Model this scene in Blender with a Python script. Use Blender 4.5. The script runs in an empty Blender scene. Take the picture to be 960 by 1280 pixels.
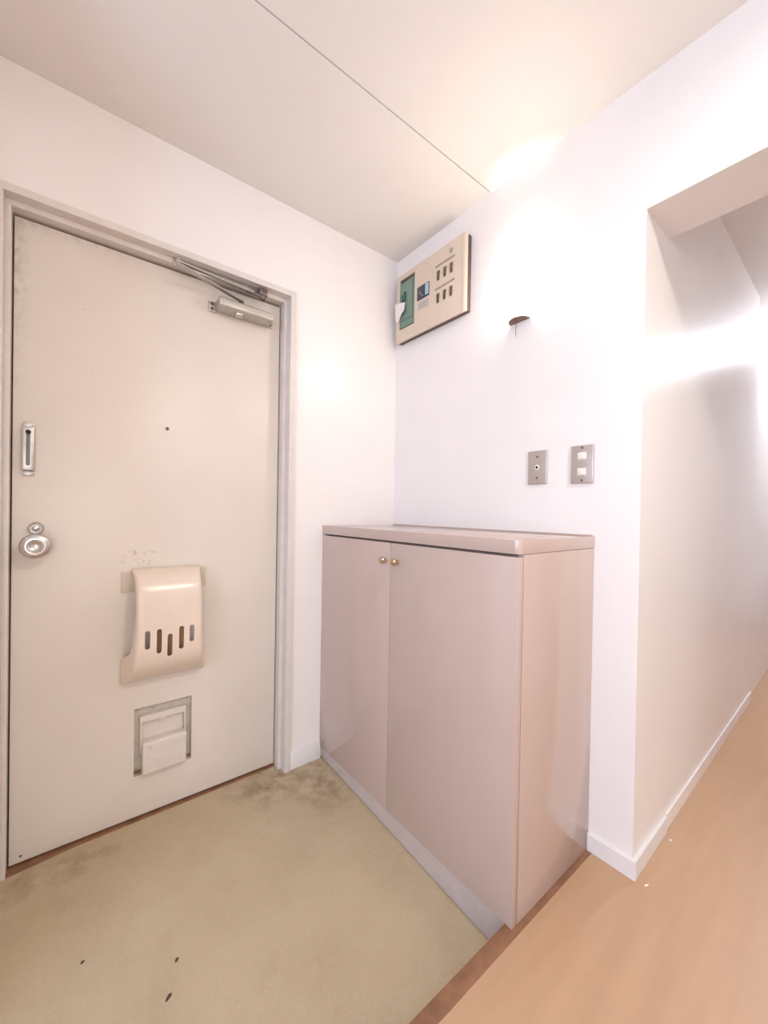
import bpy, bmesh, math, random
from mathutils import Vector, Matrix
random.seed(7)
scn = bpy.context.scene
COL = scn.collection

# ------------------------------------------------------------------ camera
yaw, pitch, roll = math.radians(38.4828), math.radians(-0.4628), math.radians(0.9753)
fw = Vector((math.sin(yaw)*math.cos(pitch), math.cos(yaw)*math.cos(pitch), math.sin(pitch)))
rt0 = Vector((math.cos(yaw), -math.sin(yaw), 0)); up0 = rt0.cross(fw)
rt = math.cos(roll)*rt0 + math.sin(roll)*up0
up = -math.sin(roll)*rt0 + math.cos(roll)*up0
cam = bpy.data.cameras.new('camera'); cam_o = bpy.data.objects.new('camera', cam); COL.objects.link(cam_o)
M = Matrix.Identity(4)
for i in range(3):
    M[i][0], M[i][1], M[i][2] = rt[i], up[i], -fw[i]
M[0][3], M[1][3], M[2][3] = -1.21838, -1.49925, 1.05
cam_o.matrix_world = M
cam.sensor_fit = 'HORIZONTAL'; cam.sensor_width = 36.0
cam.lens = 498.98*36.0/960.0
cam.shift_x = -6.371/960.0; cam.shift_y = 3.552/960.0
cam.clip_start = 0.02
scn.camera = cam_o

# ------------------------------------------------------------------ world, light, exposure
w = bpy.data.worlds.new('world'); scn.world = w; w.use_nodes = True
w.node_tree.nodes['Background'].inputs[0].default_value = (0.62, 0.72, 1.0, 1)
w.node_tree.nodes['Background'].inputs[1].default_value = 0.3
vs = scn.view_settings
vs.view_transform = 'Standard'; vs.look = 'None'; vs.gamma = 1.0; vs.use_curve_mapping = False
vs.exposure = 0.0
scn.cycles.diffuse_bounces = 6

SCONCE_E = 31.0        # glowing shade
HALL_E = 160.0           # ceiling lamp of the hall, behind the camera
CORR_E = 155.0          # ceiling lamp of the corridor
REAR_FILL_W = 35.0         # soft frontal fill added behind the camera, in an invented rear window
DAY_W = 52.0           # daylight through the window

def area(name, loc, direction, sx, sy, watts, color):
    l = bpy.data.lights.new(name, 'AREA'); l.shape = 'RECTANGLE'; l.size = sx; l.size_y = sy
    l.energy = watts; l.color = color
    o = bpy.data.objects.new(name, l); COL.objects.link(o); o.location = loc
    o.rotation_euler = Vector(direction).to_track_quat('-Z', 'Y').to_euler()
    return o
area('window_daylight', (-3.09, -1.7, 1.35), (1, 0, -0.12), 1.5, 1.2, DAY_W, (0.54, 0.72, 1.0))

area('rear_fill', (-1.95, -4.29, 1.05), (0, 1, -0.05), 1.25, 1.7, REAR_FILL_W, (0.96, 1.0, 0.99))  # unseen fill light, added to brighten the door wall from the front

# ------------------------------------------------------------------ materials
def nt(name):
    m = bpy.data.materials.new(name); m.use_nodes = True
    return m, m.node_tree.nodes, m.node_tree.links, m.node_tree.nodes['Principled BSDF']
def ramp(N, stops):
    r = N.new('ShaderNodeValToRGB')
    e = r.color_ramp.elements
    e[0].position, e[0].color = stops[0][0], (*stops[0][1], 1)
    e[1].position, e[1].color = stops[1][0], (*stops[1][1], 1)
    for p, c in stops[2:]:
        k = e.new(p); k.color = (*c, 1)
    return r
def noise(N, L, src, scale, detail=4, rough=0.55):
    n = N.new('ShaderNodeTexNoise'); n.inputs['Scale'].default_value = scale
    n.inputs['Detail'].default_value = detail; n.inputs['Roughness'].default_value = rough
    L.new(src, n.inputs['Vector']); return n
def geo(N):
    return N.new('ShaderNodeNewGeometry').outputs['Position']
def mixc(N, L, fac, a, b, mode='MIX'):
    x = N.new('ShaderNodeMix'); x.data_type = 'RGBA'; x.blend_type = mode
    for s, v in ((x.inputs[0], fac), (x.inputs[6], a), (x.inputs[7], b)):
        if hasattr(v, 'is_output'): L.new(v, s)
        elif isinstance(v, (int, float)): s.default_value = v
        else: s.default_value = (*v, 1)
    return x.outputs[2]
def mth(N, L, op, a, b=0.0, clamp=False):
    x = N.new('ShaderNodeMath'); x.operation = op; x.use_clamp = clamp
    for s, v in ((x.inputs[0], a), (x.inputs[1], b)):
        if hasattr(v, 'is_output'): L.new(v, s)
        else: s.default_value = v
    return x.outputs[0]
def bump(N, L, b, h, strength, dist=0.002):
    x = N.new('ShaderNodeBump'); x.inputs['Strength'].default_value = strength; x.inputs['Distance'].default_value = dist
    L.new(h, x.inputs['Height']); L.new(x.outputs[0], b.inputs['Normal'])

def plain(name, col, rough=0.5, metal=0.0, var=0.06, scale=18, spec=0.5, bmp=0.0, bscale=200):
    m, N, L, b = nt(name)
    n = noise(N, L, geo(N), scale)
    lo = tuple(c*(1-var) for c in col); hi = tuple(min(1, c*(1+var)) for c in col)
    r = ramp(N, [(0.3, lo), (0.7, hi)]); L.new(n.outputs[0], r.inputs[0]); L.new(r.outputs[0], b.inputs['Base Color'])
    b.inputs['Roughness'].default_value = rough; b.inputs['Metallic'].default_value = metal
    b.inputs['Specular IOR Level'].default_value = spec
    if bmp: bump(N, L, b, noise(N, L, geo(N), bscale, 2).outputs[0], bmp, 0.001)
    return m

def emis(name, col, strength):
    m, N, L, b = nt(name)
    b.inputs['Base Color'].default_value = (0.9, 0.88, 0.85, 1)
    n = noise(N, L, geo(N), 6, 2); r = ramp(N, [(0.2, tuple(c*0.96 for c in col)), (0.8, col)])
    L.new(n.outputs[0], r.inputs[0]); L.new(r.outputs[0], b.inputs['Emission Color'])
    b.inputs['Emission Strength'].default_value = strength
    return m

MAT = {}
MAT['wall'] = plain('wall_paint', (0.84, 0.785, 0.757), 0.30, var=0.015, scale=5, spec=0.45, bmp=0.10, bscale=160)
MAT['ceil'] = plain('ceiling_board', (0.78, 0.74, 0.705), 0.6, var=0.015, scale=3, spec=0.3, bmp=0.05, bscale=300)
MAT['gap'] = plain('dark_joint', (0.10, 0.075, 0.06), 0.8)
MAT['trim'] = plain('white_trim', (0.78, 0.74, 0.73), 0.38, var=0.03, scale=14)
MAT['frame'] = plain('door_frame_paint', (0.68, 0.62, 0.58), 0.35, var=0.04, scale=20)
MAT['chrome'] = plain('brushed_steel', (0.60, 0.57, 0.54), 0.28, 1.0, var=0.05, scale=60)
MAT['steel'] = plain('dull_steel', (0.50, 0.47, 0.44), 0.38, 0.9, var=0.08, scale=80)
MAT['darksteel'] = plain('dark_steel', (0.16, 0.13, 0.12), 0.4, 0.8)
MAT['closer'] = plain('closer_silver_paint', (0.50, 0.46, 0.41), 0.38, 0.45, var=0.05, scale=60)
MAT['brass'] = plain('worn_brass', (0.60, 0.46, 0.30), 0.25, 1.0)
MAT['hole'] = plain('dark_hole', (0.02, 0.016, 0.014), 0.8)
MAT['cream'] = plain('cream_plastic', (0.76, 0.63, 0.52), 0.24, var=0.03, scale=12)
MAT['creamin'] = plain('aged_plate', (0.62, 0.53, 0.43), 0.5, var=0.06)
MAT['kraft'] = plain('brown_board', (0.44, 0.28, 0.16), 0.7, var=0.1)
MAT['hatchgrey'] = plain('grey_hatch_metal', (0.54, 0.485, 0.42), 0.5, 0.0, var=0.10, scale=40)
MAT['hatchwhite'] = plain('white_hatch_paint', (0.68, 0.615, 0.55), 0.4, var=0.04, scale=40)
MAT['panel'] = plain('beige_panel_enamel', (0.66, 0.54, 0.43), 0.42, var=0.02)
MAT['panelbrown'] = plain('brown_panel_case', (0.10, 0.055, 0.045), 0.5)
MAT['green'] = plain('green_breaker', (0.17, 0.255, 0.195), 0.4, var=0.08, scale=40)
MAT['greendark'] = plain('dark_green_lever', (0.05, 0.11, 0.08), 0.4)
MAT['slate'] = plain('slate_breaker', (0.05, 0.05, 0.065), 0.35)
MAT['sky'] = plain('pale_blue_lever', (0.36, 0.52, 0.60), 0.4)
MAT['greyprint'] = plain('grey_print', (0.36, 0.33, 0.30), 0.6)
MAT['lightprint'] = plain('light_grey_sticker', (0.52, 0.46, 0.42), 0.6)
MAT['barprint'] = plain('tan_name_strip', (0.40, 0.32, 0.22), 0.6)
MAT['tumbler'] = plain('brown_tumbler', (0.12, 0.075, 0.05), 0.4)
MAT['tumblerlever'] = plain('dark_tan_lever', (0.17, 0.11, 0.07), 0.4)
MAT['paper'] = plain('white_tag_paper', (0.78, 0.72, 0.68), 0.7)
MAT['sconcebase'] = plain('brown_sconce_base', (0.20, 0.12, 0.09), 0.5)
MAT['plate'] = plain('metal_wall_plate', (0.52, 0.46, 0.43), 0.34, 0.55, var=0.06, scale=150)
MAT['rocker'] = plain('ivory_rocker', (0.80, 0.74, 0.68), 0.25)
MAT['strip'] = plain('brown_step_edge', (0.26, 0.125, 0.065), 0.5, var=0.25, scale=30)
MAT['crumb'] = plain('dark_crumb', (0.07, 0.05, 0.03), 0.8)
MAT['chip'] = plain('pale_flake', (0.85, 0.78, 0.66), 0.6)
MAT['shade'] = emis('lit_sconce_shade', (1.0, 0.91, 0.79), SCONCE_E)
MAT['bulb'] = emis('lit_bulb', (1.0, 0.91, 0.80), SCONCE_E*18)
MAT['halllamp'] = emis('lit_hall_lamp', (1.0, 0.94, 0.86), HALL_E)
MAT['corrlamp'] = emis('lit_corridor_lamp', (0.78, 0.87, 1.0), CORR_E)

# painted steel door leaf with scuffs
def door_paint():
    m, N, L, b = nt('worn_door_paint')
    P = geo(N); sx = N.new('ShaderNodeSeparateXYZ'); L.new(P, sx.inputs[0]); X, Z = sx.outputs[0], sx.outputs[2]
    base = ramp(N, [(0.3, (0.70, 0.625, 0.555)), (0.7, (0.74, 0.665, 0.60))]); L.new(noise(N, L, P, 3).outputs[0], base.inputs[0])
    fine = noise(N, L, P, 28, 6, 0.7)
    # rubbing along the latch side and the top edge
    e1 = mth(N, L, 'SUBTRACT', 1.0, mth(N, L, 'MULTIPLY', mth(N, L, 'ADD', X, 1.354), 26.0), True)
    up_ = mth(N, L, 'MULTIPLY', mth(N, L, 'SUBTRACT', Z, 1.35), 3.0, True)
    e1 = mth(N, L, 'MULTIPLY', e1, up_)
    e2 = mth(N, L, 'SUBTRACT', 1.0, mth(N, L, 'MULTIPLY', mth(N, L, 'SUBTRACT', 1.873, Z), 30.0), True)
    lft = mth(N, L, 'SUBTRACT', 1.0, mth(N, L, 'MULTIPLY', mth(N, L, 'ADD', X, 1.354), 2.2), True)
    e2 = mth(N, L, 'MULTIPLY', e2, lft)
    st = noise(N, L, P, 55, 5, 0.7)
    edge = mth(N, L, 'MULTIPLY', mth(N, L, 'MAXIMUM', e1, e2), ramp_fac(N, L, st.outputs[0], 0.42, 0.62))
    c = mixc(N, L, mth(N, L, 'MULTIPLY', edge, 0.5), base.outputs[0], (0.30, 0.24, 0.19))
    # scuffs above the mail bin
    dx = mth(N, L, 'DIVIDE', mth(N, L, 'ADD', X, 1.035), 0.085); dz = mth(N, L, 'DIVIDE', mth(N, L, 'SUBTRACT', Z, 0.885), 0.035)
    d2 = mth(N, L, 'ADD', mth(N, L, 'MULTIPLY', dx, dx), mth(N, L, 'MULTIPLY', dz, dz))
    near = mth(N, L, 'SUBTRACT', 1.0, d2, True)
    sc = mth(N, L, 'MULTIPLY', near, ramp_fac(N, L, noise(N, L, P, 75, 3).outputs[0], 0.56, 0.66))
    c = mixc(N, L, mth(N, L, 'MULTIPLY', sc, 0.7), c, (0.36, 0.29, 0.24))
    # sparse specks
    sp = ramp_fac(N, L, noise(N, L, P, 95, 1).outputs[0], 0.765, 0.80)
    c = mixc(N, L, mth(N, L, 'MULTIPLY', sp, 0.5), c, (0.42, 0.34, 0.27))
    L.new(c, b.inputs['Base Color'])
    b.inputs['Roughness'].default_value = 0.38
    bump(N, L, b, fine.outputs[0], 0.05, 0.001)
    return m
def ramp_fac(N, L, src, a, b_):
    r = N.new('ShaderNodeMapRange'); r.inputs[1].default_value = a; r.inputs[2].default_value = b_
    L.new(src, r.inputs[0]); return r.outputs[0]
MAT['door'] = door_paint()

def concrete():
    m, N, L, b = nt('entry_concrete')
    P = geo(N); sx = N.new('ShaderNodeSeparateXYZ'); L.new(P, sx.inputs[0]); X, Y = sx.outputs[0], sx.outputs[1]
    r = ramp(N, [(0.25, (0.45, 0.348, 0.225)), (0.75, (0.535, 0.425, 0.282))]); L.new(noise(N, L, P, 4.5, 6, 0.6).outputs[0], r.inputs[0])
    g = ramp(N, [(0.3, (0.82, 0.82, 0.82)), (0.7, (1.06, 1.06, 1.06))]); L.new(noise(N, L, P, 140, 3, 0.7).outputs[0], g.inputs[0])
    c = mixc(N, L, 0.4, r.outputs[0], g.outputs[0], 'MULTIPLY')
    # dirt swept into the corner by the hinge side and along the door
    def blob(cx, cy, rx, ry):
        dx = mth(N, L, 'DIVIDE', mth(N, L, 'SUBTRACT', X, cx), rx); dy = mth(N, L, 'DIVIDE', mth(N, L, 'SUBTRACT', Y, cy), ry)
        return mth(N, L, 'SUBTRACT', 1.0, mth(N, L, 'ADD', mth(N, L, 'MULTIPLY', dx, dx), mth(N, L, 'MULTIPLY', dy, dy)), True)
    bl = mth(N, L, 'MAXIMUM', blob(-0.60, -0.02, 0.20, 0.15), blob(-0.46, -0.13, 0.13, 0.20))
    bl = mth(N, L, 'MAXIMUM', bl, mth(N, L, 'MULTIPLY', blob(-1.30, -0.02, 0.30, 0.07), 0.7))
    dn = ramp_fac(N, L, noise(N, L, P, 17, 6, 0.65).outputs[0], 0.40, 0.68)
    c = mixc(N, L, mth(N, L, 'MULTIPLY', mth(N, L, 'MULTIPLY', bl, dn), 0.85, True), c, (0.20, 0.135, 0.075))
    # faint swirled wear
    d2 = ramp_fac(N, L, noise(N, L, P, 7, 8, 0.7).outputs[0], 0.56, 0.75)
    c = mixc(N, L, mth(N, L, 'MULTIPLY', d2, 0.28), c, (0.34, 0.25, 0.15))
    L.new(c, b.inputs['Base Color']); b.inputs['Roughness'].default_value = 0.7
    bump(N, L, b, noise(N, L, P, 180, 3).outputs[0], 0.15, 0.001)
    return m
MAT['concrete'] = concrete()

def vinyl():
    m, N, L, b = nt('wood_look_vinyl')
    P = geo(N)
    mp = N.new('ShaderNodeMapping'); mp.inputs['Scale'].default_value = (1.2, 11, 1); L.new(P, mp.inputs[0])
    gr = noise(N, L, mp.outputs[0], 2.2, 5, 0.5)
    r = ramp(N, [(0.25, (0.485, 0.30, 0.175)), (0.75, (0.54, 0.34, 0.205))]); L.new(gr.outputs[0], r.inputs[0])
    br = N.new('ShaderNodeTexBrick'); br.offset = 0.37
    br.inputs['Scale'].default_value = 1.0; br.inputs['Brick Width'].default_value = 0.9; br.inputs['Row Height'].default_value = 0.15
    br.inputs['Mortar Size'].default_value = 0.0012; br.inputs['Mortar Smooth'].default_value = 1.0
    br.inputs['Color1'].default_value = (0.985, 0.985, 0.985, 1); br.inputs['Color2'].default_value = (1.015, 1.01, 1.005, 1); br.inputs['Mortar'].default_value = (0.965, 0.96, 0.955, 1)
    L.new(P, br.inputs['Vector'])
    c = mixc(N, L, 1.0, r.outputs[0], br.outputs[0], 'MULTIPLY')
    L.new(c, b.inputs['Base Color']); b.inputs['Roughness'].default_value = 0.42
    bump(N, L, b, gr.outputs[0], 0.03, 0.001)
    return m
MAT['vinyl'] = vinyl()

def laminate():
    m, N, L, b = nt('pink_beige_laminate')
    P = geo(N)
    mp = N.new('ShaderNodeMapping'); mp.inputs['Scale'].default_value = (3, 3, 1.2); L.new(P, mp.inputs[0])
    r = ramp(N, [(0.3, (0.52, 0.395, 0.34)), (0.7, (0.53, 0.405, 0.35))]); L.new(noise(N, L, mp.outputs[0], 2.5, 4).outputs[0], r.inputs[0])
    L.new(r.outputs[0], b.inputs['Base Color']); b.inputs['Roughness'].default_value = 0.11
    b.inputs['Specular IOR Level'].default_value = 0.5
    return m
MAT['lam'] = laminate()
MAT['kick'] = plain('kick_laminate', (0.56, 0.47, 0.43), 0.3, var=0.05, scale=20)
MAT['cabinside'] = plain('cabinet_carcass', (0.30, 0.20, 0.15), 0.6)

# ------------------------------------------------------------------ object helpers
WP = {}
def link(o, parent, pos):
    COL.objects.link(o)
    pos = Vector(pos)
    if parent: o.parent = parent; o.location = pos - WP[parent.name]
    else: o.location = pos
    WP[o.name] = pos
    return o
def tag(o, label=None, cat=None, group=None, kind=None):
    for k, v in (('label', label), ('category', cat), ('group', group), ('kind', kind)):
        if v: o[k] = v
    return o
def empty(name, loc, label=None, cat=None, group=None, kind=None):
    o = bpy.data.objects.new(name, None); o.empty_display_size = 0.05
    link(o, None, loc); return tag(o, label, cat, group, kind)
def from_bm(name, bm, mat, parent=None, smooth=False, origin=None):
    """world-space bmesh -> one mesh object with its origin at its centre"""
    bmesh.ops.recalc_face_normals(bm, faces=bm.faces[:])
    vs_ = [v.co for v in bm.verts]
    lo = Vector((min(v[i] for v in vs_) for i in range(3))); hi = Vector((max(v[i] for v in vs_) for i in range(3)))
    c = Vector(origin) if origin else Vector(((lo.x+hi.x)/2, (lo.y+hi.y)/2, (lo.z+hi.z)/2))
    bmesh.ops.translate(bm, verts=bm.verts[:], vec=-c)
    me = bpy.data.meshes.new(name); bm.to_mesh(me); bm.free()
    me.materials.append(MAT[mat] if isinstance(mat, str) else mat)
    if smooth:
        for p in me.polygons: p.use_smooth = True
        me.set_sharp_from_angle(angle=math.radians(40))
    return link(bpy.data.objects.new(name, me), parent, c)
def add_box(bm, x0, x1, y0, y1, z0, z1, bevel=0.0, seg=2):
    r = bmesh.ops.create_cube(bm, size=1.0)
    bmesh.ops.transform(bm, verts=r['verts'], matrix=Matrix.Translation(((x0+x1)/2, (y0+y1)/2, (z0+z1)/2)) @ Matrix.Diagonal((abs(x1-x0), abs(y1-y0), abs(z1-z0), 1)))
    if bevel:
        es = list({e for v in r['verts'] for e in v.link_edges})
        bmesh.ops.bevel(bm, geom=es, offset=bevel, segments=seg, affect='EDGES', profile=0.5)
def box(name, x0, x1, y0, y1, z0, z1, mat, parent=None, bevel=0.0, seg=2):
    bm = bmesh.new(); add_box(bm, x0, x1, y0, y1, z0, z1, bevel, seg)
    return from_bm(name, bm, mat, parent, smooth=bevel > 0)
def add_prism(bm, pts, axis, a0, a1):
    """pts: 2-D outline in the two remaining axes (in order), extruded along axis from a0 to a1"""
    def co(p, a):
        q = [p[0], p[1]]; q.insert(axis, a); return q
    n = len(pts)
    v0 = [bm.verts.new(co(p, a0)) for p in pts]; v1 = [bm.verts.new(co(p, a1)) for p in pts]
    bm.faces.new(v0); bm.faces.new(list(reversed(v1)))
    for i in range(n): bm.faces.new((v0[i], v0[(i+1) % n], v1[(i+1) % n], v1[i]))
def prism(name, pts, axis, a0, a1, mat, parent=None, bevel=0.0, smooth=False):
    bm = bmesh.new(); add_prism(bm, pts, axis, a0, a1)
    if bevel: bmesh.ops.bevel(bm, geom=bm.edges[:], offset=bevel, segments=2, affect='EDGES', profile=0.5)
    return from_bm(name, bm, mat, parent, smooth=smooth or bevel > 0)
def add_lathe(bm, c, axis, prof, n=32, sx=1.0):
    """prof: (radius, offset along axis) from one pole to the other"""
    c = Vector(c); A = Vector([1 if i == axis else 0 for i in range(3)])
    U = Vector((0, 0, 1)) if axis != 2 else Vector((1, 0, 0)); V = A.cross(U)
    rings = []
    for r, a in prof:
        if r <= 1e-6: rings.append([bm.verts.new(c + A*a)])
        else: rings.append([bm.verts.new(c + A*a + (U*math.cos(t) + V*math.sin(t))*r) for t in [2*math.pi*k/n for k in range(n)]])
    for R0, R1 in zip(rings, rings[1:]):
        for k in range(n):
            k2 = (k+1) % n
            if len(R0) == 1 and len(R1) == 1: continue
            if len(R0) == 1: bm.faces.new((R0[0], R1[k], R1[k2]))
            elif len(R1) == 1: bm.faces.new((R0[k], R1[0], R0[k2]))
            else: bm.faces.new((R0[k], R1[k], R1[k2], R0[k2]))
def lathe(name, c, axis, prof, mat, parent=None, n=32):
    bm = bmesh.new(); add_lathe(bm, c, axis, prof, n)
    return from_bm(name, bm, mat, parent, smooth=True)
def add_bar(bm, p0, p1, w_, h_, upv=(0, 0, 1)):
    p0, p1 = Vector(p0), Vector(p1); d = (p1-p0).normalized(); s = d.cross(Vector(upv)).normalized(); u = s.cross(d)
    vs_ = [bm.verts.new(p + s*a*w_/2 + u*b*h_/2) for p in (p0, p1) for a, b in ((-1, -1), (1, -1), (1, 1), (-1, 1))]
    for f in ((0, 1, 2, 3), (7, 6, 5, 4), (0, 4, 5, 1), (1, 5, 6, 2), (2, 6, 7, 3), (3, 7, 4, 0)): bm.faces.new([vs_[i] for i in f])
def bar(name, p0, p1, w_, h_, mat, parent=None, bevel=0.0):
    bm = bmesh.new(); add_bar(bm, p0, p1, w_, h_)
    if bevel: bmesh.ops.bevel(bm, geom=bm.edges[:], offset=bevel, segments=2, affect='EDGES', profile=0.5)
    return from_bm(name, bm, mat, parent, smooth=bevel > 0)
def tube(name, pts, r, mat, parent=None, n=10):
    bm = bmesh.new(); pts = [Vector(p) for p in pts]; rings = []
    for i, p in enumerate(pts):
        d = (pts[min(i+1, len(pts)-1)] - pts[max(i-1, 0)]).normalized()
        s = d.cross(Vector((0.3, 0.9, 0.2))).normalized(); u = s.cross(d)
        rings.append([bm.verts.new(p + (s*math.cos(t) + u*math.sin(t))*r) for t in [2*math.pi*k/n for k in range(n)]])
    for a, b in zip(rings, rings[1:]):
        for k in range(n): bm.faces.new((a[k], a[(k+1) % n], b[(k+1) % n], b[k]))
    bm.faces.new(rings[0]); bm.faces.new(list(reversed(rings[-1])))
    return from_bm(name, bm, mat, parent, smooth=True)
def cut(o, cutters, self_=False):
    """subtract world-space bmeshes from o for good"""
    tmp = []
    for bm in cutters:
        bmesh.ops.recalc_face_normals(bm, faces=bm.faces[:])
        me = bpy.data.meshes.new('cutter'); bm.to_mesh(me); bm.free()
        c = bpy.data.objects.new('cutter', me); COL.objects.link(c); tmp.append(c)
        md = o.modifiers.new('cut', 'BOOLEAN'); md.operation = 'DIFFERENCE'; md.solver = 'EXACT'; md.object = c; md.use_self = self_
    bpy.context.view_layer.update()
    dg = bpy.context.evaluated_depsgraph_get()
    me = bpy.data.meshes.new_from_object(o.evaluated_get(dg))
    o.modifiers.clear(); old = o.data; o.data = me; me.name = o.name; bpy.data.meshes.remove(old)
    for c in tmp:
        m_ = c.data; bpy.data.objects.remove(c); bpy.data.meshes.remove(m_)
def cbox(*a):
    bm = bmesh.new(); add_box(bm, *a); return bm
def capsule(cx, z0, z1, r, n=8):
    """upright stadium outline in (x, z)"""
    pts = [(cx + r*math.cos(t), z1 - r + r*math.sin(t)) for t in [math.pi*k/n for k in range(n+1)]]
    pts += [(cx - r*math.cos(t), z0 + r - r*math.sin(t)) for t in [math.pi*k/n for k in range(n+1)]]
    return pts

# ------------------------------------------------------------------ dimensions
HC = 2.2487         # ceiling
ZW = 0.052          # hall floor above the entry floor
PY = -1.0716        # end of the stub wall = corridor wall
HO = 1.8854         # lintel
TW = 0.184          # right wall thickness
SLOPE = 0.046       # the entry floor falls towards the step

def S(o): return tag(o, kind='structure')

# ------------------------------------------------------------------ room shell
# entry floor: a slightly falling slab
bm = bmesh.new()
add_prism(bm, [(0.10, 0.004), (0.0, 0.0), (-0.955, -0.955*SLOPE), (-0.955, -0.16), (0.10, -0.16)], 0, -1.47, 0.0)
S(from_bm('floor_entry', bm, 'concrete'))
S(box('floor_hall', -3.0, 0.0, -4.2, -0.966, -0.10, ZW, 'vinyl'))
S(box('floor_side_room', -3.0, -1.47, -0.966, -0.45, -0.10, ZW, 'vinyl'))
S(prism('floor_corridor', [(0.0, -2.1), (4.2, -2.1), (4.2, -0.93), (0.0, -0.99)], 2, -0.10, ZW, 'vinyl'))
S(box('trim_1', -1.47, 0.0, -0.966, -0.9304, -0.12, ZW+0.001, 'strip', bevel=0.0015))
tag(bpy.data.objects['trim_1'], 'brown wooden step edge between the concrete and the hall floor')

# ceilings: boards with an open joint
ce = S(box('ceiling', -1.47, 0.0, -4.2, 0.0, HC+0.012, HC+0.06, 'gap'))
SEAM = -0.547
box('ceiling_board', -1.47, 0.0, SEAM+0.0016, 0.0, HC, HC+0.012, 'ceil', ce)
box('ceiling_board', -1.47, 0.0, -1.46, SEAM-0.0016, HC, HC+0.012, 'ceil', ce)
box('ceiling_board', -1.47, 0.0, -2.37, -1.4632, HC, HC+0.012, 'ceil', ce)
box('ceiling_board', -1.47, 0.0, -4.2, -2.3732, HC, HC+0.012, 'ceil', ce)
S(box('ceiling_side_room', -3.0, -1.47, -4.2, -0.45, HC, HC+0.06, 'ceil'))
S(box('ceiling_corridor', TW, 4.2, -2.1, -0.9, HC, HC+0.06, 'ceil'))

# door wall
wb = S(box('wall_back', -1.62, 0.0, 0.0, 0.12, -0.10, HC+0.06, 'wall'))
cut(wb, [cbox(-1.390, -0.5255, -0.05, 0.2, -0.2, 1.916)])
def wy(x): return PY + 0.022*x        # the corridor wall runs very slightly off square
# right wall with the opening to the corridor
wr = S(box('wall_right', 0.0, TW, -4.2, 0.12, -0.10, HC+0.06, 'wall'))
bm = bmesh.new(); add_prism(bm, [(-0.05, -1.95), (TW+0.05, -1.95), (TW+0.05, wy(TW+0.05)), (-0.05, wy(-0.05))], 2, -0.2, HO)
cut(wr, [bm])
# corridor wall beyond the opening: it runs very slightly off square
S(prism('wall_corridor', [(TW, wy(TW)), (1.70, wy(1.70)), (1.70, -0.90), (TW, -0.90)], 2, -0.10, HC+0.06, 'wall'))
wc2 = S(prism('wall_corridor_far', [(1.70, wy(1.70)+0.012), (4.2, wy(4.2)+0.012), (4.2, -0.85), (1.70, -0.85)], 2, -0.10, HC+0.06, 'wall'))
S(box('wall_corridor_end', 4.2, 4.3, -2.1, -0.85, -0.10, HC+0.06, 'wall'))
S(box('wall_corridor_side', TW, 4.2, -2.2, -2.1, -0.10, HC+0.06, 'wall'))
# left and rear
S(box('wall_left', -1.62, -1.47, -0.45, 0.0, -0.10, HC+0.06, 'wall'))
S(box('wall_side_room_front', -3.1, -1.62, -0.45, -0.33, -0.10, HC+0.06, 'wall'))
wl = S(box('wall_side_room', -3.1, -3.0, -4.2, -0.45, -0.10, HC+0.06, 'wall'))
cut(wl, [cbox(-3.2, -2.9, -2.5, -0.9, 0.72, 1.98)])
wre = S(box('wall_rear', -3.1, TW, -4.3, -4.2, -0.10, HC+0.06, 'wall'))
cut(wre, [cbox(-2.6, -1.3, -4.4, -4.1, 0.15, 1.95)])  # opening made for the added fill light
wn = S(empty('window_1', (-3.05, -1.7, 0.72)))
for y0_, y1_, z0_, z1_ in ((-2.5, -2.45, 0.72, 1.98), (-0.95, -0.9, 0.72, 1.98), (-2.45, -0.95, 1.93, 1.98), (-2.45, -0.95, 0.72, 0.77)):
    box('window_frame', -3.08, -3.02, y0_, y1_, z0_, z1_, 'trim', wn)
box('mullion', -3.07, -3.03, -1.72, -1.68, 0.77, 1.93, 'trim', wn)
wn = S(empty('fill_window', (-1.95, -4.25, 0.15)))  # invented window, added to hold the rear fill light
for x0_, x1_, z0_, z1_ in ((-2.6, -2.55, 0.15, 1.95), (-1.35, -1.3, 0.15, 1.95), (-2.55, -1.35, 1.90, 1.95), (-2.55, -1.35, 0.15, 0.20)):
    box('window_frame', x0_, x1_, -4.28, -4.22, z0_, z1_, 'trim', wn)
box('mullion', -1.97, -1.93, -4.27, -4.23, 0.20, 1.90, 'trim', wn)

# baseboards
S(box('baseboard_back', -0.5236, -0.3855, -0.010, 0.0, 0.0, 0.072, 'trim', bevel=0.0015))
bm = bmesh.new()
add_prism(bm, [(-0.010, -0.951), (-0.010, PY-0.010), (0.262, wy(0.262)-0.010), (0.262, wy(0.262)-0.0002), (-0.0002, PY-0.0002), (-0.0002, -0.951)], 2, ZW, 0.104)
bmesh.ops.bevel(bm, geom=[e for e in bm.edges], offset=0.0012, segments=1, affect='EDGES')
S(from_bm('baseboard_right', bm, 'trim'))
S(prism('baseboard_corridor', [(0.272, wy(0.272)-0.006), (1.69, wy(1.69)-0.006), (1.69, wy(1.69)-0.0002), (0.272, wy(0.272)-0.0002)], 2, ZW, 0.100, 'wall'))

# ------------------------------------------------------------------ entrance door
d1 = S(empty('door_1', (-0.958, 0.08, 0.0)))
tag(d1, 'white painted steel entrance door with knob and peephole')
DY = 0.06
leaf = box('door_leaf', -1.3525, -0.5635, DY, DY+0.038, 0.012, 1.871, 'door', d1, bevel=0.0012)
cut(leaf, [cbox(-1.0495, -0.874, 0.03, DY+0.020, 0.148, 0.3757)])
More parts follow.
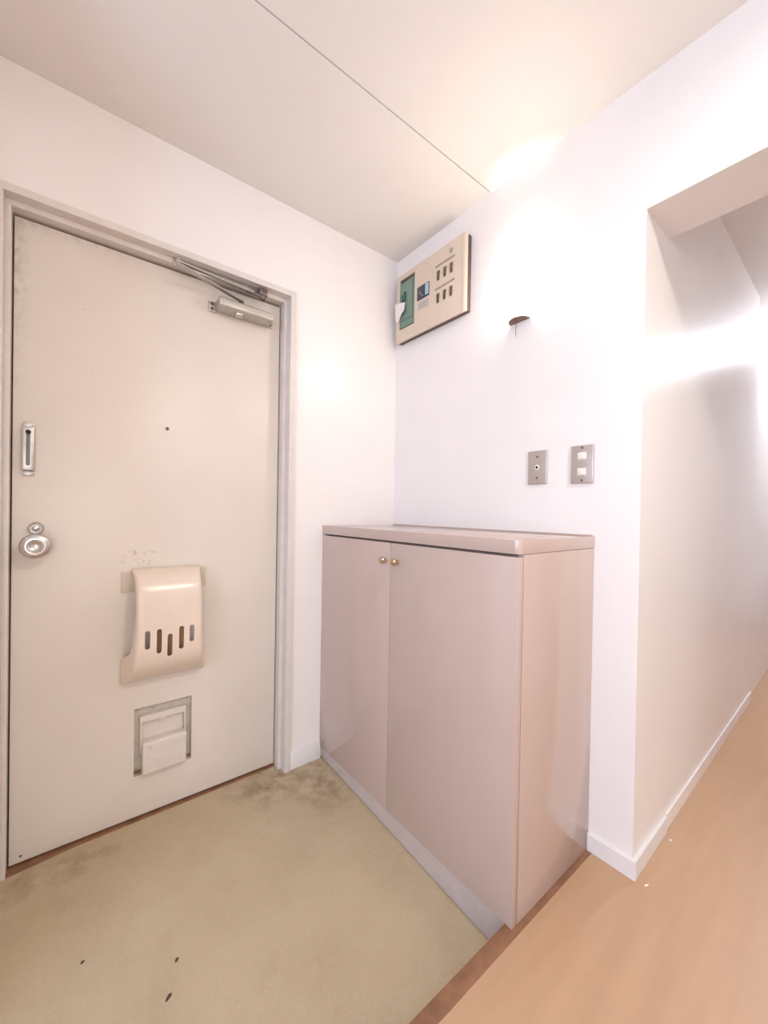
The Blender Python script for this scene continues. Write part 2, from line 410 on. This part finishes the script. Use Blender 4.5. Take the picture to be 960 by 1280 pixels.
# stepped pressed-steel frame (front flange, reveal, stop), one jamb per side and a head
def jamb(sgn, xi):
    # xi: inner edge of the front flange; profile in (x, y), mirrored by sgn
    P_ = [(0.0215, -0.012), (0.0, -0.012), (0.0, 0.026), (-0.0125, 0.026), (-0.0125, 0.100), (-0.030, 0.100), (-0.030, 0.118), (0.0215, 0.118)]
    bm = bmesh.new(); add_prism(bm, [(xi + sgn*a, b) for a, b in P_], 2, -0.004, 1.9155)
    return from_bm('door_jamb', bm, 'frame', d1)
jamb(1, -0.547); jamb(-1, -1.3685)
bm = bmesh.new()
add_prism(bm, [(-0.0119, 1.9150), (-0.0119, 1.894), (0.0253, 1.894), (0.0253, 1.8785), (0.100, 1.8785), (0.100, 1.860), (0.118, 1.860), (0.118, 1.9150)], 0, -1.3685, -0.547)
from_bm('door_head', bm, 'frame', d1)
prism('door_sill', [(-1.3555, 0.030), (-1.20, 0.047), (-0.56, 0.052), (-0.56, 0.099), (-1.3555, 0.099)], 2, -0.02, 0.0055, 'strip', d1)
box('sill_stop', -1.3855, -0.53, 0.100, 0.118, -0.02, 0.03, 'strip', d1)
# knob, lock turn, peephole, guard catch
kn = lathe('door_knob', (-1.298, 0, 0.935), 1,
      [(0.0, 0.060), (0.030, 0.060), (0.030, 0.054), (0.016, 0.051), (0.013, 0.040), (0.014, 0.032), (0.027, 0.026), (0.0345, 0.016),
       (0.0355, 0.007), (0.033, -0.001), (0.025, -0.006), (0.0195, -0.006), (0.0165, 0.000), (0.009, 0.004), (0.0, 0.005)], 'chrome', d1, 40)
tag(kn, 'round steel knob')
tt = lathe('lock_rose', (-1.300, 0, 0.984), 1, [(0.0, 0.060), (0.0178, 0.060), (0.0178, 0.052), (0.0155, 0.049), (0.0115, 0.050), (0.011, 0.055), (0.0, 0.055)], 'steel', d1, 28)
lathe('lock_turn', (-1.300, 0, 0.984), 1, [(0.0, 0.056), (0.0085, 0.056), (0.0085, 0.046), (0.006, 0.044), (0.0, 0.044)], 'chrome', tt, 20)
ph = lathe('peephole', (-0.963, 0, 1.3226), 1, [(0.0, 0.061), (0.0055, 0.061), (0.0055, 0.0575), (0.0035, 0.0575), (0.0035, 0.0600), (0.0, 0.0600)], 'darksteel', d1, 16)
gc = box('guard_catch', -1.3315, -1.3045, 0.043, DY, 1.151, 1.276, 'steel', d1, bevel=0.002)
cut(gc, [(lambda b: (add_prism(b, capsule(-1.318, 1.164, 1.266, 0.0045), 1, 0.03, 0.053), b)[1])(bmesh.new())])
box('catch_slot', -1.3225, -1.3135, 0.050, 0.0525, 1.166, 1.264, 'darksteel', gc)
lathe('slot_hole', (-1.318, 0, 1.261), 1, [(0.0, 0.0525), (0.0062, 0.0525), (0.0062, 0.0425), (0.0, 0.0425)], 'hole', gc, 14)
for za, zb in ((1.277, 1.2895), (1.1365, 1.150)):
    t_ = box('catch_tab', -1.3300, -1.3055, 0.054, DY, za, zb, 'steel', gc, bevel=0.001)
    for xx in (-1.3235, -1.3120):
        lathe('screw', (xx, 0, (za+zb)/2), 1, [(0, 0.055), (0.0032, 0.0545), (0.0022, 0.0525), (0, 0.052)], 'chrome', gc, 10)
# small marks: bolt head low on the leaf
lathe('bolt_head', (-1.327, 0, 0.030), 1, [(0, 0.0605), (0.0035, 0.0605), (0.0025, 0.058), (0, 0.0575)], 'darksteel', d1, 10)

# ------------------------------------------------------------------ mail bin
mb = empty('mail_bin', (-0.9575, DY, 0.468), 'cream plastic mail bin with five slots hanging on the entrance door', 'mail bin')
XC = -0.9575
prof = [(0.054, 0.8465), (0.040, 0.846), (0.022, 0.841), (0.004, 0.830), (-0.010, 0.815), (-0.022, 0.796), (-0.0305, 0.774), (-0.0350, 0.750), (-0.0375, 0.725), (-0.0395, 0.70), (-0.0405, 0.67),
        (-0.0410, 0.64), (-0.0410, 0.62), (-0.0405, 0.60), (-0.0390, 0.58), (-0.036, 0.563), (-0.030, 0.546), (-0.020, 0.528), (-0.005, 0.510), (0.013, 0.494), (0.031, 0.482), (0.044, 0.476), (0.052, 0.474)]
def sstep(a_, b_, v):
    t = max(0.0, min(1.0, (v-a_)/(b_-a_))); return t*t*(3-2*t)
RR = 0.014
ARC = [(RR*(1-math.sin(t)), RR*(1-math.cos(t))) for t in [math.pi/2*k/5 for k in range(6)]]     # (depth, inset) along the rounded edge, side -> front
bm = bmesh.new(); rows = []
for yf, z in prof:
    yb = yf + 0.034 + (0.0555 - yf - 0.034)*max(sstep(0.775, 0.815, z), sstep(0.590, 0.548, z))
    rr = min(1.0, max(0.15, 0.6*(0.0555-yf)/RR))
    yb = max(yb, yf + RR*rr + 0.002)
    def wx(y, sgn):                                            # lower cheeks splay out towards the door
        g = sstep(0.72, 0.55, z)*(0.034 if sgn < 0 else 0.027)
        return (0.0975 if sgn < 0 else 0.0965) + g*max(0.0, (y+0.041)/0.0965) + 0.006*sstep(0.0, 0.05, y)*sstep(0.80, 0.84, z)
    left = []
    for k in range(4):                                         # cheek from its cut edge to the rounded corner
        y = yb + (yf + RR*rr - yb)*k/4
        left.append((y, 0.0))
    left += [(yf + d*rr, i) for d, i in ARC]
    row = [bm.verts.new((XC - 0.002 - wx(y, -1) + i, y, z)) for y, i in left]
    x0_, x1_ = row[-1].co.x, XC - 0.002 + wx(yf, 1) - RR
    row += [bm.verts.new((x0_ + (x1_-x0_)*k/9, yf, z)) for k in range(1, 9)]
    row += [bm.verts.new((XC - 0.002 + wx(y, 1) - i, y, z)) for y, i in reversed(left)]
    rows.append(row)
for r0, r1 in zip(rows, rows[1:]):
    for k in range(len(r0)-1): bm.faces.new((r0[k], r0[k+1], r1[k+1], r1[k]))
cover = from_bm('cover', bm, 'cream', mb, smooth=True)
sd = cover.modifiers.new('wall', 'SOLIDIFY'); sd.thickness = 0.0018; sd.offset = -1.0
cuts = []
for cx_, za, zb in ((-1.0250, 0.5951, 0.6543), (-0.9918, 0.5754, 0.6550), (-0.9608, 0.5598, 0.6350), (-0.9266, 0.5778, 0.6547), (-0.8946, 0.5974, 0.6535)):
    f_ = 0.9891
    b = bmesh.new(); add_prism(b, capsule(-1.2184 + (cx_+1.2184)*f_, 1.05 + (za-1.05)*f_, 1.05 + (zb-1.05)*f_, 0.0072), 1, -0.06, -0.012); cuts.append(b)
cut(cover, cuts, True)
for p in cover.data.polygons: p.use_smooth = True
cover.data.set_sharp_from_angle(angle=math.radians(40))
br_ = box('mounting_bracket', -1.0905, -0.8325, 0.0555, DY, 0.770, 0.838, 'creamin', mb, bevel=0.001)
for xx in (-1.078, -0.845):
    lathe('screw', (xx, 0, 0.807), 1, [(0, 0.0555), (0.004, 0.0555), (0.003, 0.0535), (0, 0.053)], 'steel', br_, 12)
box('inner_board', -1.012, -0.910, 0.020, 0.024, 0.510, 0.700, 'kraft', mb)

# ------------------------------------------------------------------ small delivery hatch in the door
hx = empty('delivery_hatch', (-0.9615, DY, 0.148), 'small white delivery hatch recessed low in the entrance door', 'hatch')
pl = box('back_plate', -1.0490, -0.8745, 0.0765, 0.0798, 0.1485, 0.3752, 'hatchgrey', hx)
for xx, zz in ((-1.042, 0.366), (-0.888, 0.366), (-1.042, 0.165), (-0.888, 0.165), (-0.990, 0.357)):
    lathe('screw', (xx, 0, zz), 1, [(0, 0.0765), (0.0038, 0.0765), (0.003, 0.0748), (0, 0.0745)], 'steel', pl, 10)
rim = box('inner_rim', -1.0330, -0.8930, 0.056, 0.0765, 0.222, 0.346, 'hatchwhite', hx, bevel=0.002)
cut(rim, [cbox(-1.0265, -0.8990, 0.05, 0.073, 0.15, 0.326)])
fl = prism('upper_flap', [(0.0665, 0.222), (0.0715, 0.316), (0.0725, 0.320), (0.0728, 0.222)], 0, -1.0245, -0.9010, 'hatchwhite', hx)
tb = lathe('finger_tab', (-0.967, 0, 0.322), 1, [(0, 0.0565), (0.010, 0.0565), (0.012, 0.059), (0.012, 0.0725), (0, 0.0725)], 'hatchwhite', fl, 20)
tb.scale = (1.0, 1.0, 0.45)
bm = bmesh.new()
add_prism(bm, [(0.034, 0.1570), (0.029, 0.163), (0.0315, 0.258), (0.037, 0.2645), (0.0762, 0.2645), (0.0762, 0.1505), (0.058, 0.1505)], 0, -1.0275, -0.8955)
bmesh.ops.bevel(bm, geom=bm.edges[:], offset=0.0025, segments=2, affect='EDGES', profile=0.5)
cv = from_bm('box_cover', bm, 'hatchwhite', hx, smooth=True)
bar('scratch_mark', (-1.0100, 0.0308, 0.244), (-1.0030, 0.0308, 0.249), 0.0012, 0.0025, 'steel', cv)
for xa, xb in ((-1.0488, -1.0285), (-0.8945, -0.8747)):
    box('rust_patch', xa, xb, 0.0755, 0.0764, 0.1487, 0.1600, 'strip', hx)
lathe('hinge_pin', (-0.8965, 0, 0.268), 1, [(0, 0.070), (0.005, 0.070), (0.005, 0.058), (0, 0.057)], 'steel', hx, 12)

# ------------------------------------------------------------------ door closer
dc = empty('door_closer', (-0.72, DY, 1.772), 'silver door closer with folded double arm at the top of the entrance door', 'door closer')
body = prism('body', [(DY, 1.773), (0.004, 1.773), (-0.004, 1.779), (-0.004, 1.802), (0.002, 1.808), (DY, 1.808)], 0, -0.813, -0.616, 'closer', dc, bevel=0.0015)
ear = box('mounting_ear', -0.836, -0.808, 0.052, DY, 1.768, 1.806, 'closer', dc, bevel=0.002)
for zz in (1.778, 1.796):
    lathe('screw', (-0.825, 0, zz), 1, [(0, 0.0525), (0.0062, 0.0525), (0.0055, 0.049), (0.003, 0.049), (0.003, 0.051), (0, 0.051)], 'darksteel', ear, 14)
ear2 = box('mounting_ear', -0.620, -0.596, 0.052, DY, 1.774, 1.803, 'closer', dc, bevel=0.002)
lathe('screw', (-0.606, 0, 1.782), 1, [(0, 0.0525), (0.0055, 0.0525), (0.0045, 0.049), (0, 0.0485)], 'darksteel', ear2, 12)
lathe('valve_cap', (-0.737, 0.026, 0), 2, [(0.0, 1.775), (0.017, 1.774), (0.017, 1.770), (0.012, 1.764), (0.0, 1.762)], 'chrome', body, 22)
lathe('spindle', (-0.727, 0.030, 0), 2, [(0.0, 1.807), (0.010, 1.807), (0.010, 1.822), (0.006, 1.834), (0.0, 1.834)], 'darksteel', dc, 16)
tk = box('frame_plate', -0.958, -0.634, 0.0185, 0.0255, 1.870, 1.8925, 'steel', dc, bevel=0.001)
for xx in (-0.948, -0.80, -0.70):
    lathe('screw', (xx, 0, 1.8815), 1, [(0, 0.0188), (0.0042, 0.0188), (0.003, 0.0165), (0, 0.016)], 'chrome', tk, 12)
bm = bmesh.new(); add_bar(bm, (-0.722, 0.031, 1.829), (-0.960, -0.050, 1.841), 0.018, 0.006)
bmesh.ops.bevel(bm, geom=bm.edges[:], offset=0.001, segments=1, affect='EDGES')
from_bm('main_arm', bm, 'steel', dc)
bm = bmesh.new(); add_bar(bm, (-0.955, -0.050, 1.8475), (-0.700, -0.012, 1.853), 0.014, 0.006)
bmesh.ops.bevel(bm, geom=bm.edges[:], offset=0.001, segments=1, affect='EDGES')
fa_ = from_bm('fore_arm', bm, 'steel', dc)
bar('adjusting_rod', (-0.725, -0.0157, 1.8525), (-0.662, -0.004, 1.8545), 0.011, 0.009, 'darksteel', fa_, bevel=0.002)
lathe('elbow_pin', (-0.955, -0.049, 0), 2, [(0.0, 1.836), (0.008, 1.836), (0.008, 1.854), (0.005, 1.857), (0, 1.857)], 'steel', dc, 16)
sh = box('frame_shoe', -0.672, -0.640, -0.006, 0.0185, 1.862, 1.888, 'darksteel', dc, bevel=0.003)
lathe('shoe_pin', (-0.658, 0.000, 0), 2, [(0, 1.846), (0.009, 1.846), (0.011, 1.850), (0.011, 1.860), (0.007, 1.864), (0, 1.864)], 'darksteel', sh, 18)

# ------------------------------------------------------------------ shoe cabinet
sc = empty('shoe_cabinet', (-0.19, -0.475, 0.0), 'pink beige two door shoe cabinet with flat top in the entry corner', 'cabinet')
XF = -0.3853; YE = -0.951
# carcass stands on its plinth on both floor levels
bd = box('body', XF+0.022, -0.001, -0.932, -0.001, 0.052, 0.948, 'cabinside', sc)
box('side_panel', XF+0.0212, -0.0005, YE, -0.9325, ZW+0.0015, 0.9515, 'lam', sc, bevel=0.0008)
tp = prism('top', [(XF-0.001, -0.0005), (XF-0.001, YE+0.012), (XF+0.0025, YE+0.003), (XF+0.011, YE-0.001), (-0.0005, YE-0.001), (-0.0005, -0.0005)], 2, 0.9525, 0.9874, 'lam', sc, bevel=0.0008)
box('back_bead', -0.008, -0.0005, YE+0.006, -0.006, 0.9876, 0.9905, 'lam', sc)
for ya, yb, ky in ((-0.002, -0.4622, -0.440), (-0.4642, -0.9500, -0.5012)):
    d = box('cabinet_door', XF, XF+0.019, yb, ya, 0.050, 0.9455, 'lam', sc, bevel=0.0008)
    lathe('knob', (0, ky, 0.8865), 0, [(0.0, XF+0.001), (0.006, XF+0.001), (0.006, XF-0.004), (0.0045, XF-0.009), (0.009, XF-0.013), (0.0115, XF-0.019), (0.0095, XF-0.025), (0.005, XF-0.0275), (0.0, XF-0.028)], 'brass', d, 20)
# plinth board follows the falling floor
bm = bmesh.new()
add_prism(bm, [(-0.0105, 0.0505), (-0.0105, 0.0), (-0.9295, -0.9295*SLOPE), (-0.9295, 0.0505)], 0, -0.374, -0.360)
from_bm('plinth', bm, 'kick', sc)

# ------------------------------------------------------------------ distribution board
bp_ = empty('breaker_panel', (0.0, -0.25, 1.834), 'beige breaker panel with green limiter and six tumblers high on the wall', 'breaker panel')
FX = -0.034
box('case', -0.026, -0.0005, -0.458, -0.042, 1.838, 2.136, 'panelbrown', bp_, bevel=0.0015)
cvr = box('cover', FX, -0.0262, -0.434, -0.038, 1.833, 2.141, 'panel', bp_, bevel=0.001)
cut(cvr, [cbox(-0.06, -0.001, -0.164, -0.062, 1.891, 2.119)])
# rounded end cap of the cover, beside the sconce
prism('end_cap', [(FX, -0.4342), (FX, -0.4342), (FX+0.0007, -0.447), (FX+0.003, -0.4565), (FX+0.0078, -0.4625), (-0.0262, -0.4625), (-0.0262, -0.4342)][1:], 2, 1.833, 2.141, 'panel', bp_, smooth=True)
# green current limiter in its cut-out
gl = box('limiter', -0.0300, -0.0262, -0.1585, -0.0620, 1.898, 2.106, 'green', bp_, bevel=0.0008)
box('limiter_body', -0.0345, -0.0302, -0.150, -0.066, 1.930, 2.098, 'green', gl, bevel=0.0015)
for yy, zt in ((-0.088, 2.042), (-0.101, 2.052)):
    box('lever', -0.043, -0.0347, yy-0.0045, yy+0.0045, 2.012, zt, 'greendark', gl, bevel=0.001)
# torn paper tag tied to the limiter
bm = bmesh.new()
pts = [(-0.044, 2.014), (-0.080, 2.007), (-0.1125, 2.000), (-0.1095, 1.985), (-0.1085, 1.962), (-0.090, 1.950), (-0.072, 1.935), (-0.055, 1.922), (-0.052, 1.940), (-0.047, 1.975)]
c0 = [bm.verts.new((-0.0455 - 0.004*math.sin((i*1.7)), y, z)) for i, (y, z) in enumerate(pts)]
c1 = [bm.verts.new((v.co.x - 0.0007, v.co.y, v.co.z)) for v in c0]
f0 = bm.faces.new(c0); f1 = bm.faces.new(list(reversed(c1)))
for i in range(len(pts)): bm.faces.new((c0[i], c0[(i+1) % len(pts)], c1[(i+1) % len(pts)], c1[i]))
bmesh.ops.triangulate(bm, faces=[f0, f1])
from_bm('paper_tag', bm, 'paper', bp_)
# main switch, its sticker and the six branch tumblers
mk = box('main_switch', FX-0.0022, FX+0.001, -0.2578, -0.1830, 1.977, 2.036, 'slate', bp_, bevel=0.0008)
box('main_lever', FX-0.0060, FX-0.0023, -0.2565, -0.2380, 1.983, 2.031, 'sky', mk, bevel=0.0008)
box('lever_mark', FX-0.0028, FX-0.0023, -0.2060, -0.1985, 2.004, 2.012, 'barprint', mk)
box('lever_mark', FX-0.0028, FX-0.0023, -0.2200, -0.2150, 1.989, 1.995, 'lightprint', mk)
stk_ = box('sticker', FX-0.0005, FX+0.0002, -0.2550, -0.1885, 1.934, 1.967, 'lightprint', bp_)
for r_ in range(4):
    box('sticker_print', FX-0.0008, FX-0.00055, -0.2440+0.004*(r_ % 2), -0.1930, 1.939+0.0068*r_, 1.9408+0.0068*r_, 'greyprint', stk_)
for zz in (2.0755, 1.9815):
    box('name_strip', FX-0.0009, FX+0.0002, -0.4030, -0.2930, zz-0.0045, zz+0.0045, 'barprint', bp_)
for zz in (2.034, 1.9405):
    for yy in (-0.3105, -0.3480, -0.3835):
        pit = prism('tumbler', [(yy+0.0085, zz+0.0200), (yy-0.0085, zz+0.0200), (yy-0.0060, zz-0.0195), (yy+0.0060, zz-0.0195)], 0, FX-0.0012, FX+0.0006, 'tumbler', bp_)
        prism('tumbler_lever', [(yy+0.0040, zz+0.0130), (yy-0.0060, zz+0.0130), (yy-0.0045, zz-0.0120), (yy+0.0035, zz-0.0120)], 0, FX-0.0062, FX-0.0013, 'tumblerlever', pit, bevel=0.0006)
lathe('round_badge', (0, -0.3815, 2.104), 0, [(0, FX+0.0005), (0.0098, FX+0.0005), (0.0098, FX-0.0010), (0, FX-0.0013)], 'greyprint', bp_, 22)
lathe('cover_screw', (0, -0.2398, 2.1185), 0, [(0, FX+0.0005), (0.0048, FX+0.0005), (0.0042, FX-0.0012), (0, FX-0.0015)], 'lightprint', bp_, 14)

# ------------------------------------------------------------------ wall sconce
YS = -0.6825
so = empty('wall_sconce', (0.0, YS, 1.720), 'lit white half round wall sconce with pull cord beside the breaker panel', 'wall lamp')
def dshape(hwid, dep, n=20, inset=0.0):
    return [(-(dep-inset)*math.sin(t)**0.9 if 0 < t < math.pi else -0.0005, YS + (hwid-inset)*math.cos(t)) for t in [math.pi*k/n for k in range(n+1)]]
# shade: thin D-shaped shell, open at the top
bm = bmesh.new(); NZ = 6
def ring(hwid, dep, z): return [bm.verts.new((x, y, z)) for x, y in dshape(hwid, dep)]
zs = [1.7235 + (1.945-1.7235)*k/NZ for k in range(NZ+1)]
wid = [0.0370 + 0.0080*k/NZ for k in range(NZ+1)]
ro = [ring(w_, w_*1.02, z) for w_, z in zip(wid, zs)]; ri = [ring(w_-0.003, w_*1.02-0.003, z) for w_, z in zip(wid, zs)]
for A, B, flip in ((ro, ro, 0), (ri, ri, 1)):
    for i in range(NZ):
        for k in range(20):
            bm.faces.new((A[i][k], A[i][k+1], A[i+1][k+1], A[i+1][k]))
for i in (0, NZ):
    for k in range(20): bm.faces.new((ro[i][k], ro[i][k+1], ri[i][k+1], ri[i][k]))
for k in (0, 20):
    for i in range(NZ): bm.faces.new((ro[i][k], ro[i+1][k], ri[i+1][k], ri[i][k]))
from_bm('shade', bm, 'shade', so, smooth=True)
bm = bmesh.new(); add_prism(bm, dshape(0.0385, 0.0390), 2, 1.7185, 1.7232)
from_bm('base_plate', bm, 'sconcebase', so)
box('wall_bracket', -0.006, -0.0005, YS-0.020, YS+0.020, 1.7235, 1.90, 'trim', so)
tube('pull_cord', [(-0.016, YS+0.006, 1.719), (-0.016, YS+0.006, 1.690), (-0.016, YS+0.006, 1.668)], 0.0011, 'sconcebase', so)
lathe('cord_bead', (-0.016, YS+0.006, 0), 2, [(0, 1.662), (0.0026, 1.664), (0.0026, 1.668), (0, 1.670)], 'trim', so, 10)
lathe('bulb', (-0.021, YS, 0), 2, [(0, 1.732), (0.009, 1.733), (0.009, 1.755), (0.014, 1.775), (0.0145, 1.80), (0.010, 1.815), (0, 1.82)], 'bulb', so, 16)

# ------------------------------------------------------------------ wall plates
pp = empty('telephone_plate', (0.0, -0.762, 1.149), 'metal wall plate with one centre hole and two screws above the cabinet', 'wall plate')
pk = box('plate', -0.0065, -0.0004, -0.797, -0.727, 1.1495, 1.2615, 'plate', pp, bevel=0.003, seg=3)
lathe('jack_ring', (0, -0.762, 1.2055), 0, [(0, -0.006), (0.009, -0.006), (0.009, -0.0075), (0.0062, -0.008), (0, -0.008)], 'rocker', pp, 20)
lathe('jack_hole', (0, -0.762, 1.2055), 0, [(0, -0.0070), (0.0045, -0.0070), (0.0045, -0.0085), (0, -0.0085)], 'hole', pp, 16)
for zz in (1.2405, 1.1705):
    lathe('screw', (0, -0.762, zz), 0, [(0, -0.006), (0.0038, -0.006), (0.003, -0.0078), (0, -0.008)], 'darksteel', pp, 14)
sp_ = empty('light_switch', (0.0, -0.9115, 1.1455), 'metal switch plate with two ivory rockers beside the corridor opening', 'light switch')
box('plate', -0.0075, -0.0004, -0.9465, -0.8765, 1.1455, 1.2625, 'plate', sp_, bevel=0.0035, seg=3)
for zz in (1.2285, 1.1810):
    rk = box('rocker_frame', -0.0085, -0.0070, -0.9255, -0.8985, zz-0.0115, zz+0.0115, 'rocker', sp_, bevel=0.0006)
    prism('rocker', [(-0.0086, zz-0.0095), (-0.0122, zz-0.0085), (-0.0098, zz+0.0090), (-0.0086, zz+0.0095)], 1, -0.9235, -0.9055, 'rocker', rk, bevel=0.0008)
for zz in (1.2535, 1.1545):
    lathe('screw', (0, -0.9125, zz), 0, [(0, -0.007), (0.0036, -0.007), (0.003, -0.0088), (0, -0.009)], 'darksteel', sp_, 14)

# ------------------------------------------------------------------ lamps outside the frame
hl = empty('ceiling_lamp', (-0.53, -1.95, HC), 'round flush ceiling lamp in the hall', 'ceiling lamp')
lathe('lamp_base', (-0.53, -1.95, 0), 2, [(0, HC-0.0005), (0.125, HC-0.0005), (0.125, HC-0.052), (0.118, HC-0.054), (0.112, HC-0.046), (0, HC-0.046)], 'trim', hl, 40)
lathe('lamp_diffuser', (-0.53, -1.95, 0), 2, [(0, HC-0.0465), (0.110, HC-0.0465), (0.108, HC-0.052), (0, HC-0.053)], 'halllamp', hl, 40)
cl = empty('corridor_lamp', (2.25, -1.28, HC), 'round flush ceiling lamp in the corridor', 'ceiling lamp')
lathe('lamp_base', (2.25, -1.28, 0), 2, [(0, HC-0.0005), (0.13, HC-0.0005), (0.13, HC-0.02), (0, HC-0.02)], 'trim', cl, 40)
lathe('lamp_dome', (2.25, -1.28, 0), 2, [(0.095, HC-0.0205), (0.098, HC-0.045), (0.085, HC-0.070), (0.05, HC-0.085), (0, HC-0.09)], 'corrlamp', cl, 40)

# ------------------------------------------------------------------ bits lying on the floors
def crumb(name, x, y, z, sx, sy, sz, mat, label, cat, group, rot):
    bm = bmesh.new(); r = bmesh.ops.create_icosphere(bm, subdivisions=2, radius=1.0)
    for v in bm.verts:
        v.co *= 0.8 + 0.4*random.random()
        v.co = Matrix.Rotation(rot, 3, 'Z') @ Vector((v.co.x*sx, v.co.y*sy, v.co.z*sz))
    zmin = min(v.co.z for v in bm.verts)
    for v in bm.verts: v.co += Vector((x, y, z - zmin - 0.0003))
    o = from_bm(name, bm, mat, None); tag(o, label, cat, group)
for (x, y, sx, sy, rot, lb) in ((-1.1904, -0.3412, 0.0045, 0.003, 0.4, 'tiny dark crumb on the concrete, nearest the entrance door'),
                                (-1.015, -0.4634, 0.0055, 0.003, 0.9, 'middling dark crumb on the concrete, nearest the shoe cabinet'),
                                (-1.0431, -0.5303, 0.0085, 0.0035, 0.7, 'longest dark crumb on the concrete, farthest from the entrance door')):
    crumb('leaf_crumb', x, y, y*SLOPE, sx, sy, 0.0016, 'crumb', lb, 'crumb', 'crumbs on the concrete', rot)
crumb('paint_flake', 0.0047, -1.1046, ZW, 0.0085, 0.0025, 0.0012, 'chip', 'longer pale flake on the hall floor below the stub wall corner', 'flake', 'flakes on the hall floor', -0.35)
crumb('paint_flake', 0.235, -1.0935, ZW, 0.005, 0.003, 0.0012, 'chip', 'tiny pale flake on the hall floor by the baseboard end', 'flake', 'flakes on the hall floor', 0.3)
